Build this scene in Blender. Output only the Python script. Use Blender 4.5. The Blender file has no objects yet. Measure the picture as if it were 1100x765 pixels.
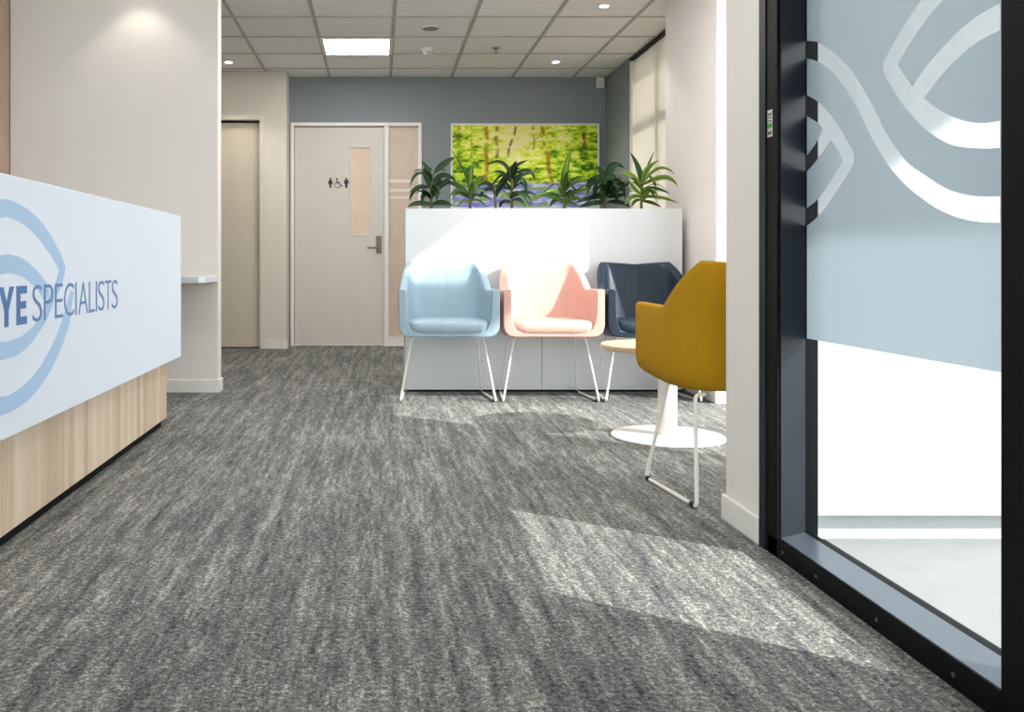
import bpy, bmesh, math, random
import numpy as np
from mathutils import Vector, Matrix
from math import pi, sin, cos, radians

C = bpy.context.scene.collection
SC = bpy.context.scene
F, CX, CY, EYE = 980.0, 407.0, 283.0, 0.817      # focal length in px, vanishing point, eye height
CEIL = 2.654

# ------------------------------------------------------------------ camera
cam_d = bpy.data.cameras.new('camera')
cam = bpy.data.objects.new('camera', cam_d); C.objects.link(cam)
cam.location = (0, 0, EYE); cam.rotation_euler = (radians(90), 0, 0)
cam_d.sensor_fit = 'HORIZONTAL'; cam_d.sensor_width = 36.0
cam_d.lens = F / 1100 * 36.0
cam_d.shift_x = (550 - CX) / 1100
cam_d.shift_y = (CY - 382.5) / 1100
cam_d.clip_start = 0.02
SC.camera = cam

# ------------------------------------------------------------------ light
SUN_DIR = Vector((-1.0, 0.75, -0.77)).normalized()
SUN_STRENGTH = 4.6
SKY_COLOR, SKY_STRENGTH = (0.94, 0.97, 1.0), 2.9
PANEL_STRENGTH = 13.5
SPOT_POWER = 13.0
sun_d = bpy.data.lights.new('sun', 'SUN'); sun_d.energy = SUN_STRENGTH
sun_d.angle = radians(0.9); sun_d.color = (1.0, 0.98, 0.95)
sun = bpy.data.objects.new('sun', sun_d); C.objects.link(sun)
sun.location = (8, -4, 7)
sun.rotation_euler = SUN_DIR.to_track_quat('-Z', 'Y').to_euler()
w = bpy.data.worlds.new('world'); SC.world = w; w.use_nodes = True
bg = w.node_tree.nodes['Background']
bg.inputs[0].default_value = (*SKY_COLOR, 1); bg.inputs[1].default_value = SKY_STRENGTH
SC.view_settings.view_transform = 'Standard'; SC.view_settings.look = 'None'
SC.view_settings.gamma = 1.0; SC.view_settings.use_curve_mapping = False
SC.view_settings.exposure = 0.75
SC.cycles.use_denoising = True
SC.cycles.max_bounces = 10; SC.cycles.diffuse_bounces = 6; SC.cycles.transparent_max_bounces = 12
SC.cycles.sample_clamp_indirect = 6.0

# ------------------------------------------------------------------ materials
def lin(c):
    def f(v):
        v /= 255.0
        return v / 12.92 if v <= 0.04045 else ((v + 0.055) / 1.055) ** 2.4
    return (f(c[0]), f(c[1]), f(c[2]), 1.0)

class N:
    """tiny node helper"""
    def __init__(self, name):
        self.m = bpy.data.materials.new(name); self.m.use_nodes = True
        self.t = self.m.node_tree; self.p = self.t.nodes['Principled BSDF']; self.out = self.t.nodes['Material Output']
    def n(self, typ, **kw):
        x = self.t.nodes.new(typ)
        for k, v in kw.items(): setattr(x, k, v)
        return x
    def l(self, a, b): self.t.links.new(a, b)
    def coords(self, scale=(1, 1, 1), kind='Object'):
        tc = self.n('ShaderNodeTexCoord'); mp = self.n('ShaderNodeMapping')
        mp.inputs['Scale'].default_value = scale
        self.l(tc.outputs[kind], mp.inputs['Vector']); return mp.outputs[0]
    def noise(self, vec, scale, detail=3, rough=0.55):
        x = self.n('ShaderNodeTexNoise'); x.inputs['Scale'].default_value = scale
        x.inputs['Detail'].default_value = detail; x.inputs['Roughness'].default_value = rough
        self.l(vec, x.inputs['Vector']); return x.outputs[0]
    def ramp(self, fac, stops):
        x = self.n('ShaderNodeValToRGB'); r = x.color_ramp
        while len(r.elements) < len(stops): r.elements.new(0.5)
        for e, (p, c) in zip(r.elements, stops): e.position = p; e.color = c
        self.l(fac, x.inputs[0]); return x.outputs[0]
    def math(self, op, a, b=None):
        x = self.n('ShaderNodeMath', operation=op)
        for i, v in enumerate((a, b)):
            if v is None: continue
            if isinstance(v, (int, float)): x.inputs[i].default_value = v
            else: self.l(v, x.inputs[i])
        return x.outputs[0]
    def bump(self, h, strength, dist=0.002):
        b = self.n('ShaderNodeBump'); b.inputs['Strength'].default_value = strength
        b.inputs['Distance'].default_value = dist
        self.l(h, b.inputs['Height']); self.l(b.outputs[0], self.p.inputs['Normal'])

def plain(name, rgb, rough=0.5, metal=0.0, var=0.03, nscale=6.0, bump=0.0, bscale=120.0, spec=0.5):
    k = N(name); c = lin(rgb)
    v = k.coords()
    nz = k.noise(v, nscale)
    lo = tuple(max(0, x * (1 - var)) for x in c[:3]) + (1,); hi = tuple(min(1, x * (1 + var)) for x in c[:3]) + (1,)
    k.l(k.ramp(nz, [(0.3, lo), (0.7, hi)]), k.p.inputs['Base Color'])
    k.p.inputs['Roughness'].default_value = rough; k.p.inputs['Metallic'].default_value = metal
    k.p.inputs['Specular IOR Level'].default_value = spec
    if bump: k.bump(k.noise(v, bscale, 4), bump)
    return k.m

def emissive(name, rgb, strength):
    k = N(name); k.p.inputs['Base Color'].default_value = (*rgb, 1)
    k.p.inputs['Emission Color'].default_value = (*rgb, 1); k.p.inputs['Emission Strength'].default_value = strength
    return k.m

def carpet_mat():
    k = N('carpet_loop_pile')
    v = k.coords()
    vs = k.coords((24.0, 1.5, 1)); vs2 = k.coords((55.0, 9.0, 1))
    big = k.noise(v, 1.1, 3); streak = k.noise(vs, 1.0, 4, 0.6); fine = k.noise(vs2, 1.0, 3, 0.6)
    grain = k.noise(v, 75.0, 2, 0.6); grain2 = k.noise(v, 170.0, 2, 0.6)
    a = k.math('MULTIPLY', streak, 0.30)
    a = k.math('ADD', a, k.math('MULTIPLY', fine, 0.26))
    a = k.math('ADD', a, k.math('MULTIPLY', big, 0.12))
    a = k.math('ADD', a, k.math('MULTIPLY', grain, 0.36))
    a = k.math('ADD', a, k.math('MULTIPLY', grain2, 0.42))
    k.l(k.ramp(a, [(0.57, lin((46, 49, 53))), (0.67, lin((92, 94, 95))), (0.76, lin((128, 127, 124))), (0.88, lin((200, 196, 187)))]), k.p.inputs['Base Color'])
    k.p.inputs['Roughness'].default_value = 0.95; k.p.inputs['Specular IOR Level'].default_value = 0.1
    h = k.math('ADD', grain, grain2)
    k.bump(h, 0.7, 0.006)
    return k.m

def wood_mat(name, a, b, c, scale=(1, 1, 1), stave=0.09, axis='Y', rough=0.45):
    """boards side by side along one axis, grain running the other way"""
    k = N(name)
    tc = k.n('ShaderNodeTexCoord'); sp = k.n('ShaderNodeSeparateXYZ'); k.l(tc.outputs['Object'], sp.inputs[0])
    s = k.math('FLOOR', k.math('DIVIDE', sp.outputs[axis], stave))
    wn = k.n('ShaderNodeTexWhiteNoise'); wn.noise_dimensions = '1D'; k.l(s, wn.inputs['W'])
    g = k.noise(k.coords(scale), 1.0, 5, 0.6)
    f = k.math('ADD', k.math('MULTIPLY', wn.outputs['Value'], 0.45), k.math('MULTIPLY', g, 0.6))
    k.l(k.ramp(f, [(0.2, lin(a)), (0.5, lin(b)), (0.85, lin(c))]), k.p.inputs['Base Color'])
    k.p.inputs['Roughness'].default_value = rough
    return k.m

def leather_mat(name, rgb):
    k = N(name); c = lin(rgb); v = k.coords()
    nz = k.noise(v, 9.0)
    k.l(k.ramp(nz, [(0.3, tuple(x * 0.95 for x in c[:3]) + (1,)), (0.7, tuple(min(1, x * 1.04) for x in c[:3]) + (1,))]), k.p.inputs['Base Color'])
    k.p.inputs['Roughness'].default_value = 0.42; k.p.inputs['Specular IOR Level'].default_value = 0.35
    folds = k.noise(k.coords((16, 3, 2.0)), 1.0, 2, 0.4); gr = k.noise(v, 260, 2)
    k.bump(k.math('ADD', k.math('MULTIPLY', folds, 1.0), k.math('MULTIPLY', gr, 0.04)), 0.55, 0.012)
    return k.m

def glass_mat(name, tint=(0.96, 0.98, 0.97)):
    k = N(name)
    k.t.nodes.remove(k.p)
    tr = k.n('ShaderNodeBsdfTransparent'); tr.inputs[0].default_value = (*tint, 1)
    gl = k.n('ShaderNodeBsdfGlossy'); gl.inputs['Roughness'].default_value = 0.01; gl.inputs['Color'].default_value = (1, 1, 1, 1)
    fr = k.n('ShaderNodeFresnel'); fr.inputs['IOR'].default_value = 1.25
    mx = k.n('ShaderNodeMixShader')
    ge = k.n('ShaderNodeNewGeometry')
    k.l(k.math('MULTIPLY', fr.outputs[0], k.math('SUBTRACT', 1.0, ge.outputs['Backfacing'])), mx.inputs[0]); k.l(tr.outputs[0], mx.inputs[1]); k.l(gl.outputs[0], mx.inputs[2])
    k.l(mx.outputs[0], k.out.inputs['Surface'])
    return k.m

def film_mat(name, diff, trans, clear=0.0, mixf=0.5):
    k = N(name); k.t.nodes.remove(k.p)
    d = k.n('ShaderNodeBsdfDiffuse'); d.inputs['Color'].default_value = lin(diff)
    t = k.n('ShaderNodeBsdfTranslucent'); t.inputs['Color'].default_value = lin(trans)
    m = k.n('ShaderNodeMixShader'); m.inputs[0].default_value = mixf
    k.l(d.outputs[0], m.inputs[1]); k.l(t.outputs[0], m.inputs[2])
    if clear:
        tr = k.n('ShaderNodeBsdfTransparent'); m2 = k.n('ShaderNodeMixShader'); m2.inputs[0].default_value = clear
        k.l(m.outputs[0], m2.inputs[1]); k.l(tr.outputs[0], m2.inputs[2]); m = m2
    k.l(m.outputs[0], k.out.inputs['Surface'])
    return k.m

def attr_mat(name, attr, rough=0.5, emit=0.0):
    k = N(name); a = k.n('ShaderNodeAttribute', attribute_name=attr)
    k.l(a.outputs['Color'], k.p.inputs['Base Color']); k.p.inputs['Roughness'].default_value = rough; k.p.inputs['Specular IOR Level'].default_value = 0.25
    if emit:
        k.l(a.outputs['Color'], k.p.inputs['Emission Color']); k.p.inputs['Emission Strength'].default_value = emit
    return k.m

M = dict(
    carpet=carpet_mat(),
    wall=plain('wall_paint_white', (231, 226, 221), 0.6, var=0.01, bump=0.03),
    wall_cream=plain('wall_paint_cream', (224, 218, 206), 0.6, var=0.01),
    wall_blue=plain('wall_paint_slate_blue', (134, 141, 145), 0.6, var=0.015),
    trim=plain('trim_gloss_white', (236, 233, 229), 0.35, var=0.01),
    door=plain('door_paint', (216, 209, 199), 0.45, var=0.015),
    slider=plain('sliding_door_paint', (216, 206, 188), 0.5, var=0.015),
    tile=plain('ceiling_tile_mineral', (242, 241, 239), 0.9, var=0.03, nscale=160, bump=0.15, bscale=300),
    tbar=plain('ceiling_grid_paint', (178, 176, 172), 0.5, var=0.01),
    black=plain('black_powder_coat', (5, 6, 8), 0.5, var=0.1, spec=0.12, bump=0.02, bscale=400),
    blackrub=plain('black_rubber', (13, 13, 14), 0.7),
    alu=plain('dark_anodised_frame', (18, 25, 33), 0.45, var=0.06, spec=0.25),
    glass=glass_mat('clear_glass'),
    film=film_mat('frosted_window_film', (192, 202, 208), (203, 211, 216), 0.0, 0.5),
    white=plain('white_laminate', (218, 220, 223), 0.35, var=0.008),
    deskwhite=plain('white_desk_panel', (230, 237, 250), 0.35, var=0.006),
    logo=plain('pale_blue_vinyl', (172, 202, 234), 0.5, var=0.01),
    text=plain('blue_lettering', (72, 118, 178), 0.5, var=0.02),
    text2=plain('light_blue_lettering', (92, 130, 182), 0.5, var=0.02),
    deskwood=wood_mat('oak_veneer_strips', (188, 165, 140), (214, 192, 167), (228, 212, 193), (30, 30, 2.2), 0.052, 'Y'),
    tablewood=wood_mat('oak_tabletop', (190, 160, 122), (214, 186, 148), (226, 202, 168), (3, 26, 26), 0.11, 'Y'),
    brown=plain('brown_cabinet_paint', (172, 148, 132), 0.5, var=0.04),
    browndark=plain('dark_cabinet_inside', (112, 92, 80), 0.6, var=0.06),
    chrome=plain('brushed_steel', (118, 112, 102), 0.42, metal=0.9, var=0.05),
    legwhite=plain('white_powder_coated_tube', (232, 229, 224), 0.3, var=0.01),
    pot=plain('dark_soil', (46, 38, 30), 0.95, var=0.4, nscale=60, bump=0.8, bscale=80),
    stucco=plain('white_stucco', (168, 171, 174), 0.85, var=0.03, nscale=30, bump=0.6, bscale=70),
    concrete=plain('pale_concrete', (146, 147, 147), 0.85, var=0.05, nscale=7, bump=0.2),
    paving=plain('bounce_paving_white', (205, 205, 200), 0.9),
    canopy=plain('canopy_soffit', (238, 238, 236), 0.7),
    pvc=plain('white_plastic', (232, 230, 225), 0.4, var=0.01),
    grey=plain('grey_mesh_cover', (150, 149, 147), 0.6, var=0.05, nscale=300),
    black_sign=plain('black_sign_vinyl', (24, 23, 23), 0.5),
    green=plain('green_print', (52, 150, 48), 0.5),
    label=plain('label_paper', (205, 205, 198), 0.5),
    blind=film_mat('roller_blind_fabric', (230, 226, 220), (226, 219, 209), 0.0, 0.42),
    frost=plain('frosted_sidelight', (206, 188, 170), 0.35, var=0.06, nscale=3),
    vision=plain('obscured_vision_glass', (226, 202, 182), 0.3, var=0.05, nscale=4),
    frostband=plain('clear_frost_band', (232, 222, 210), 0.35),
    led=emissive('panel_diffuser', (1.0, 0.985, 0.965), PANEL_STRENGTH),
    lens=emissive('downlight_lens', (1.0, 0.93, 0.82), 14.0),
    blue=leather_mat('light_blue_leather', (152, 174, 188)),
    pink=leather_mat('blush_pink_leather', (210, 166, 154)),
    navy=leather_mat('navy_leather', (27, 41, 56)),
    mustard=plain('mustard_wool', (178, 134, 24), 0.85, var=0.06, nscale=90, bump=0.25, bscale=500, spec=0.15),
    print=attr_mat('printed_canvas', 'art', 0.5),
    leaf=attr_mat('leaf_surface', 'leafcol', 0.6),
    stem=plain('woody_stem', (92, 86, 52), 0.8, var=0.2, nscale=40),
    chromehead=plain('sprinkler_brass', (150, 140, 125), 0.3, metal=0.8),
)

# ------------------------------------------------------------------ builders
class B:
    def __init__(self): self.bm = bmesh.new()
    def box(self, x0, x1, y0, y1, z0, z1):
        vs = [self.bm.verts.new((x, y, z)) for z in (z0, z1) for (x, y) in ((x0, y0), (x1, y0), (x1, y1), (x0, y1))]
        for f in ((3, 2, 1, 0), (4, 5, 6, 7), (0, 1, 5, 4), (1, 2, 6, 5), (2, 3, 7, 6), (3, 0, 4, 7)):
            self.bm.faces.new([vs[i] for i in f])
        return self
    def tube(self, pts, r, seg=10, caps=True, radii=None):
        pts = [Vector(p) for p in pts]; rings = []
        n = len(pts); up = None
        for i, p in enumerate(pts):
            t = (pts[min(i + 1, n - 1)] - pts[max(i - 1, 0)]).normalized()
            if up is None:
                a = Vector((0, 0, 1)) if abs(t.z) < 0.9 else Vector((1, 0, 0))
                up = (a - t * a.dot(t)).normalized()
            else:
                up = (up - t * up.dot(t)).normalized()
            s = t.cross(up); rr = radii[i] if radii else r
            rings.append([self.bm.verts.new(p + (up * cos(2 * pi * k / seg) + s * sin(2 * pi * k / seg)) * rr) for k in range(seg)])
        for a, b in zip(rings, rings[1:]):
            for k in range(seg):
                self.bm.faces.new((a[k], a[(k + 1) % seg], b[(k + 1) % seg], b[k]))
        if caps:
            self.bm.faces.new(rings[0][::-1]); self.bm.faces.new(rings[-1])
        return self
    def lathe(self, prof, cx=0, cy=0, seg=48):
        """prof: (radius, z) from bottom to top"""
        rings = [[self.bm.verts.new((cx + r * cos(2 * pi * k / seg), cy + r * sin(2 * pi * k / seg), z)) for k in range(seg)] for r, z in prof]
        for a, b in zip(rings, rings[1:]):
            for k in range(seg):
                self.bm.faces.new((a[k], a[(k + 1) % seg], b[(k + 1) % seg], b[k]))
        self.bm.faces.new(rings[0][::-1]); self.bm.faces.new(rings[-1])
        return self
    def prism(self, pts, d, t):
        """polygon of 3-D points pushed along d by t"""
        d = Vector(d).normalized() * t
        a = [self.bm.verts.new(Vector(p)) for p in pts]; b = [self.bm.verts.new(Vector(p) + d) for p in pts]
        self.bm.faces.new(a[::-1]); self.bm.faces.new(b)
        n = len(a)
        for k in range(n): self.bm.faces.new((a[k], a[(k + 1) % n], b[(k + 1) % n], b[k]))
        return self

def obj(name, b, mat, parent=None, bevel=0.0, smooth=None, local=False, segs=2):
    bm = b.bm
    bmesh.ops.recalc_face_normals(bm, faces=bm.faces)
    me = bpy.data.meshes.new(name)
    if parent is not None and not local:
        r = parent
        while r.parent: r = r.parent
        bmesh.ops.translate(bm, vec=-Vector(r.location), verts=bm.verts)
    bm.to_mesh(me); bm.free()
    o = bpy.data.objects.new(name, me); C.objects.link(o)
    me.materials.append(mat)
    if parent is not None: o.parent = parent
    if smooth is not None:
        for p in me.polygons: p.use_smooth = True
        me.set_sharp_from_angle(angle=radians(smooth))
    if bevel:
        md = o.modifiers.new('bevel', 'BEVEL'); md.width = bevel; md.segments = segs; md.limit_method = 'ANGLE'; md.angle_limit = radians(40)
        md.harden_normals = False
    return o

def thing(name, label, cat, loc=(0, 0, 0), rz=0, group=None):
    o = bpy.data.objects.new(name, None); C.objects.link(o); o.empty_display_size = 0.1
    o.location = loc; o.rotation_euler = (0, 0, rz)
    o['label'] = label; o['category'] = cat
    if group: o['group'] = group
    return o
def tag(o, label, cat, group=None, kind=None):
    o['label'] = label; o['category'] = cat
    if group: o['group'] = group
    if kind: o['kind'] = kind
    return o
def struct(name, b, mat, label=None, bevel=0.0, cat=None, smooth=None):
    o = obj(name, b, mat, None, bevel, smooth); o['kind'] = 'structure'
    if label: o['label'] = label
    if cat: o['category'] = cat
    return o
def sroot(name, label, cat, loc=(0, 0, 0)):
    o = thing(name, label, cat, loc); o['kind'] = 'structure'; return o
def dup(root, loc, rz, label, group=None):
    r = root.copy(); C.objects.link(r); r.location = loc; r.rotation_euler = (0, 0, rz); r['label'] = label
    if group: r['group'] = group
    for ch in list(root.children):
        c = ch.copy(); C.objects.link(c); c.parent = r
        for g in list(ch.children):
            d = g.copy(); C.objects.link(d); d.parent = c
    return r
def box(x0, x1, y0, y1, z0, z1): return B().box(x0, x1, y0, y1, z0, z1)
def catmull(pts, n):
    pts = [Vector(p) for p in pts]; P = [2 * pts[0] - pts[1]] + pts + [2 * pts[-1] - pts[-2]]; out = []
    for i in range(1, len(P) - 2):
        for k in range(n):
            t = k / n; a, b, c, d = P[i - 1], P[i], P[i + 1], P[i + 2]
            out.append(0.5 * ((2 * b) + (c - a) * t + (2 * a - 5 * b + 4 * c - d) * t * t + (3 * b - a - 3 * c + d) * t ** 3))
    out.append(pts[-1]); return out
def fillet(pts, r, n=6):
    pts = [Vector(p) for p in pts]; out = [pts[0]]
    for a, b, c in zip(pts, pts[1:], pts[2:]):
        u = (a - b); v = (c - b); rr = min(r, u.length * 0.45, v.length * 0.45)
        p, q = b + u.normalized() * rr, b + v.normalized() * rr
        for k in range(n + 1):
            t = k / n; out.append((1 - t) ** 2 * p + 2 * t * (1 - t) * b + t * t * q)
    out.append(pts[-1]); return out
def fill_shape(name, outer_list, hole_list, to3d, mat, parent, thick_dir, thick):
    """flat sheet from 2-D outlines (with holes) given in plane coordinates"""
    cu = bpy.data.curves.new(name, 'CURVE'); cu.dimensions = '2D'; cu.fill_mode = 'BOTH'
    for poly in outer_list + hole_list:
        s = cu.splines.new('POLY'); s.points.add(len(poly) - 1); s.use_cyclic_u = True
        for p, (x, y) in zip(s.points, poly): p.co = (x, y, 0, 1)
    tmp = bpy.data.objects.new(name, cu); C.objects.link(tmp)
    dg = bpy.context.evaluated_depsgraph_get(); dg.update()
    me = bpy.data.meshes.new_from_object(tmp.evaluated_get(dg))
    bpy.data.objects.remove(tmp)
    b = B(); b.bm.from_mesh(me); bpy.data.meshes.remove(me)
    bmesh.ops.remove_doubles(b.bm, verts=b.bm.verts, dist=1e-5)
    for v in b.bm.verts: v.co = Vector(to3d(v.co.x, v.co.y))
    if thick:
        r = bmesh.ops.extrude_face_region(b.bm, geom=list(b.bm.faces))
        vs = [g for g in r['geom'] if isinstance(g, bmesh.types.BMVert)]
        bmesh.ops.translate(b.bm, vec=Vector(thick_dir) * thick, verts=vs)
    return obj(name, b, mat, parent)

# ------------------------------------------------------------------ room shell
XW = 2.24                                     # window wall
struct('floor', B().box(-3.3, 1.262, -3.0, 2.77, -0.12, 0.0).box(-3.3, 2.42, 2.77, 9.1, -0.12, 0.0), M['carpet'], 'grey streaked loop pile carpet over the whole room', cat='carpet')
struct('ceiling', box(-3.3, 2.6, -3.0, 9.1, CEIL + 0.004, CEIL + 0.12), M['tile'], 'white mineral tile ceiling')
g = B()
for k in range(-6, 5):
    x = 0.115 + 0.6 * k
    if -3.3 < x < 2.25: g.box(x - 0.013, x + 0.013, -3.0, 9.0, CEIL - 0.002, CEIL + 0.006)
for k in range(-1, 20):
    y = 8.6 - 0.6 * k
    if -3 < y < 9: g.box(-3.3, 2.24, y - 0.011, y + 0.011, CEIL - 0.0015, CEIL + 0.006)
struct('ceiling_grid', g, M['tbar'], 'grey metal grid between the ceiling tiles')

def wall_with_hole(x0, x1, y0, y1, hx0, hx1, hz0, hz1, top=CEIL):
    b = B()
    b.box(x0, hx0, y0, y1, 0, top); b.box(hx1, x1, y0, y1, 0, top); b.box(hx0, hx1, y0, y1, hz1, top)
    if hz0 > 0: b.box(hx0, hx1, y0, y1, 0, hz0)
    return b
YB = 9.0
# back wall with the opening for the toilet door and its sidelight
DX0, DX1, DZ = -0.868, 0.42, 2.205
struct('wall_back', wall_with_hole(-0.90, 2.40, YB, YB + 0.12, DX0, DX1, 0, DZ), M['wall_blue'], 'slate blue back wall')
# cream corridor wall with the flush sliding door
SX0, SX1, SZ, YC = -2.05, -1.131, 2.195, 8.73
struct('wall_corridor', wall_with_hole(-3.3, -0.886, YC, YC + 0.27, SX0, SX1, 0, SZ), M['wall_cream'], 'cream wall around the sliding door')
struct('wall_left', box(-2.335, -1.020, 5.78, 5.90, 0, CEIL), M['wall'], 'white wall behind the reception desk')
struct('wall_side', box(-3.4, -3.3, -3.0, 9.1, 0, CEIL), M['wall'])
struct('wall_leak_block', B().box(-0.96, 0.52, 9.122, 9.17, 0, 2.4).box(-2.2, -1.0, 9.002, 9.05, 0, 2.4), M['wall_cream'], 'unseen panels added behind the closed doors to block sky light')  # added only to stop sky light leaking through the door gaps
# window wall pieces on the right
struct('wall_window', box(XW, XW + 0.18, 8.17, YB, 0, CEIL), M['wall_blue'], 'narrow slate blue return beside the blind')
struct('wall_column', box(1.97, 2.42, 5.32, 6.27, 0, CEIL), M['wall'], 'white square column beside the planter')
b = B(); b.box(2.28, 2.42, 2.916, 3.15, 0, CEIL); b.box(2.28, 2.42, 5.31, 5.32, 0, CEIL)
struct('wall_nook', b, M['wall'])
struct('wall_return', B().box(1.11, 1.262, 2.645, 2.916, 0, CEIL).box(1.262, 2.42, 2.765, 2.916, 0, CEIL), M['wall'], 'white wall end beside the black door frame')
struct('wall_right', box(1.104, 1.28, -3.0, 1.48, 0, CEIL), M['wall'])
struct('wall_front', wall_with_hole(-3.4, 1.28, -3.1, -3.0, -3.1, 1.0, 0.05, 2.6), M['wall'])
struct('wall_lintel', box(1.104, 1.28, 1.48, 2.645, 2.42, CEIL), M['wall'])

# baseboards
struct('baseboard_left', B().box(-2.335, -1.008, 5.768, 5.78, 0, 0.082).box(-1.02, -1.008, 5.78, 5.90, 0, 0.082), M['trim'], bevel=0.003)
struct('baseboard_corridor', box(SX1 + 0.035, -0.874, YC - 0.012, YC, 0, 0.085), M['trim'], bevel=0.003)
struct('baseboard_return', B().box(1.098, 1.11, 2.647, 2.928, 0, 0.078).box(1.11, 2.28, 2.916, 2.928, 0, 0.078), M['trim'], bevel=0.003)
struct('baseboard_column', B().box(1.958, 1.97, 5.308, 6.27, 0, 0.078).box(1.97, 2.24, 5.308, 5.32, 0, 0.078), M['trim'], bevel=0.003)

# windows on the right
def window(name, y0, y1, z0, z1, bars_y, bars_z, label):
    r = sroot(name, label, 'window', (2.34, (y0 + y1) / 2, z0))
    f = B(); t = 0.05
    f.box(2.31, 2.37, y0, y0 + t, z0, z1).box(2.31, 2.37, y1 - t, y1, z0, z1)
    f.box(2.31, 2.37, y0 + t, y1 - t, z0, z0 + t).box(2.31, 2.37, y0 + t, y1 - t, z1 - t, z1)
    for y in bars_y: f.box(2.315, 2.365, y - 0.022, y + 0.022, z0 + t, z1 - t)
    for z in bars_z: f.box(2.318, 2.362, y0 + t, y1 - t, z - 0.022, z + 0.022)
    obj('frame', f, M['black'], r)
    obj('pane', box(2.337, 2.343, y0 + t, y1 - t, z0 + t, z1 - t), M['glass'], r)
    return r
window('window_1', 6.27, 8.17, 0.0, CEIL, [7.41], [2.05], 'black framed window behind the lowered roller blind')
window('window_2', 3.15, 5.31, 0.0, CEIL, [], [], 'tall clear window in the seating nook')
window_added = sroot('window_fill', 'wide unseen window added behind the camera to let daylight in', 'window', (-0.85, -3.05, 0.05))  # unseen opening added so daylight fills the room from behind
obj('frame', B().box(-3.1, 1.0, -3.08, -3.03, 0.05, 0.11).box(-3.1, 1.0, -3.08, -3.03, 2.54, 2.6).box(-3.1, -3.04, -3.08, -3.03, 0.11, 2.54).box(0.94, 1.0, -3.08, -3.03, 0.11, 2.54).box(-1.08, -1.02, -3.08, -3.03, 0.11, 2.54), M['black'], window_added)
obj('pane', box(-3.04, 0.94, -3.058, -3.052, 0.11, 2.54), M['glass'], window_added)

# toilet door
d2 = sroot('door_2', 'pale flush toilet door with narrow vision panel', 'door', (-0.2, YB, 0))
t = 0.034
def hx(px, Y): return (px - CX) * Y / F
def hz(py, Y): return EYE - (py - CY) * Y / F
mul0, mul1 = hx(412.5, YB), hx(417.6, YB)
f = B()
f.box(DX0, DX0 + t, YB - 0.02, YB + 0.09, 0, DZ).box(DX1 - t, DX1, YB - 0.02, YB + 0.09, 0, DZ)
f.box(DX0 + t, DX1 - t, YB - 0.02, YB + 0.09, DZ - t, DZ).box(mul0, mul1, YB - 0.02, YB + 0.09, 0, DZ - t)
obj('door_frame', f, M['trim'], d2, bevel=0.002)
VX0, VX1, VZ0, VZ1 = hx(376.5, YB), hx(396.5, YB), hz(252, YB), hz(158.5, YB)
lf = B(); x0, x1 = DX0 + t + 0.004, mul0 - 0.004
y0, y1, zt = YB + 0.018, YB + 0.056, DZ - t - 0.006
lf.box(x0, VX0, y0, y1, 0.008, zt).box(VX1, x1, y0, y1, 0.008, zt).box(VX0, VX1, y0, y1, 0.008, VZ0).box(VX0, VX1, y0, y1, VZ1, zt)
leaf_o = obj('door_leaf', lf, M['door'], d2)
vp = B(); e = 0.016
vp.box(VX0 - e, VX0, y0 - 0.006, y0, VZ0 - e, VZ1 + e).box(VX1, VX1 + e, y0 - 0.006, y0, VZ0 - e, VZ1 + e).box(VX0, VX1, y0 - 0.006, y0, VZ0 - e, VZ0).box(VX0, VX1, y0 - 0.006, y0, VZ1, VZ1 + e)
vb = obj('vision_bead', vp, M['door'], d2, bevel=0.002)
obj('vision_pane', box(VX0, VX1, y0 + 0.012, y0 + 0.02, VZ0, VZ1), M['vision'], vb)
hp = obj('lock_plate', box(hx(404, YB), hx(410, YB), y0 - 0.008, y0, hz(272, YB), hz(253.5, YB)), M['chrome'], d2, bevel=0.002)
zl = hz(266, YB); xl = hx(407, YB)
obj('lever', B().tube(fillet([(xl, y0 - 0.004, zl), (xl, y0 - 0.055, zl), (hx(394.5, YB), y0 - 0.055, zl)], 0.015), 0.0085), M['chrome'], hp, smooth=50)
# sidelight
sx0, sx1 = mul1, DX1 - t
sl = obj('sidelight', box(sx0, sx1, YB + 0.03, YB + 0.038, 0.09, DZ - t), M['frost'], d2)
obj('sidelight_rail', box(sx0, sx1, YB - 0.005, YB + 0.08, 0, 0.09), M['trim'], d2)
bands = B()
for (ya, yb_) in ((192.5, 196), (203, 205.5), (211, 213)):
    bands.box(sx0 + 0.002, sx1 - 0.07, YB + 0.027, YB + 0.03, hz(yb_, YB), hz(ya, YB))
obj('frosted_stripes', bands, M['frostband'], sl)

# sliding door in the cream wall
d1 = sroot('door_1', 'cream flush sliding door in a narrow recess', 'door', (-1.6, YC, 0))
obj('door_leaf', box(SX0 + 0.01, SX1 - 0.015, YC + 0.055, YC + 0.095, 0.012, SZ - 0.025), M['slider'], d1)
f = B(); f.box(SX1 - 0.008, SX1 + 0.03, YC - 0.016, YC + 0.12, 0, SZ + 0.03).box(SX0, SX1 - 0.008, YC - 0.016, YC + 0.12, SZ - 0.004, SZ + 0.03).box(SX0 - 0.03, SX0 + 0.006, YC - 0.016, YC + 0.12, 0, SZ + 0.03)
obj('door_frame', f, M['wall_cream'], d1, bevel=0.002)
obj('door_track', box(SX0 + 0.01, SX1 - 0.01, YC + 0.05, YC + 0.11, SZ - 0.022, SZ - 0.006), M['blackrub'], d1)

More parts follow.
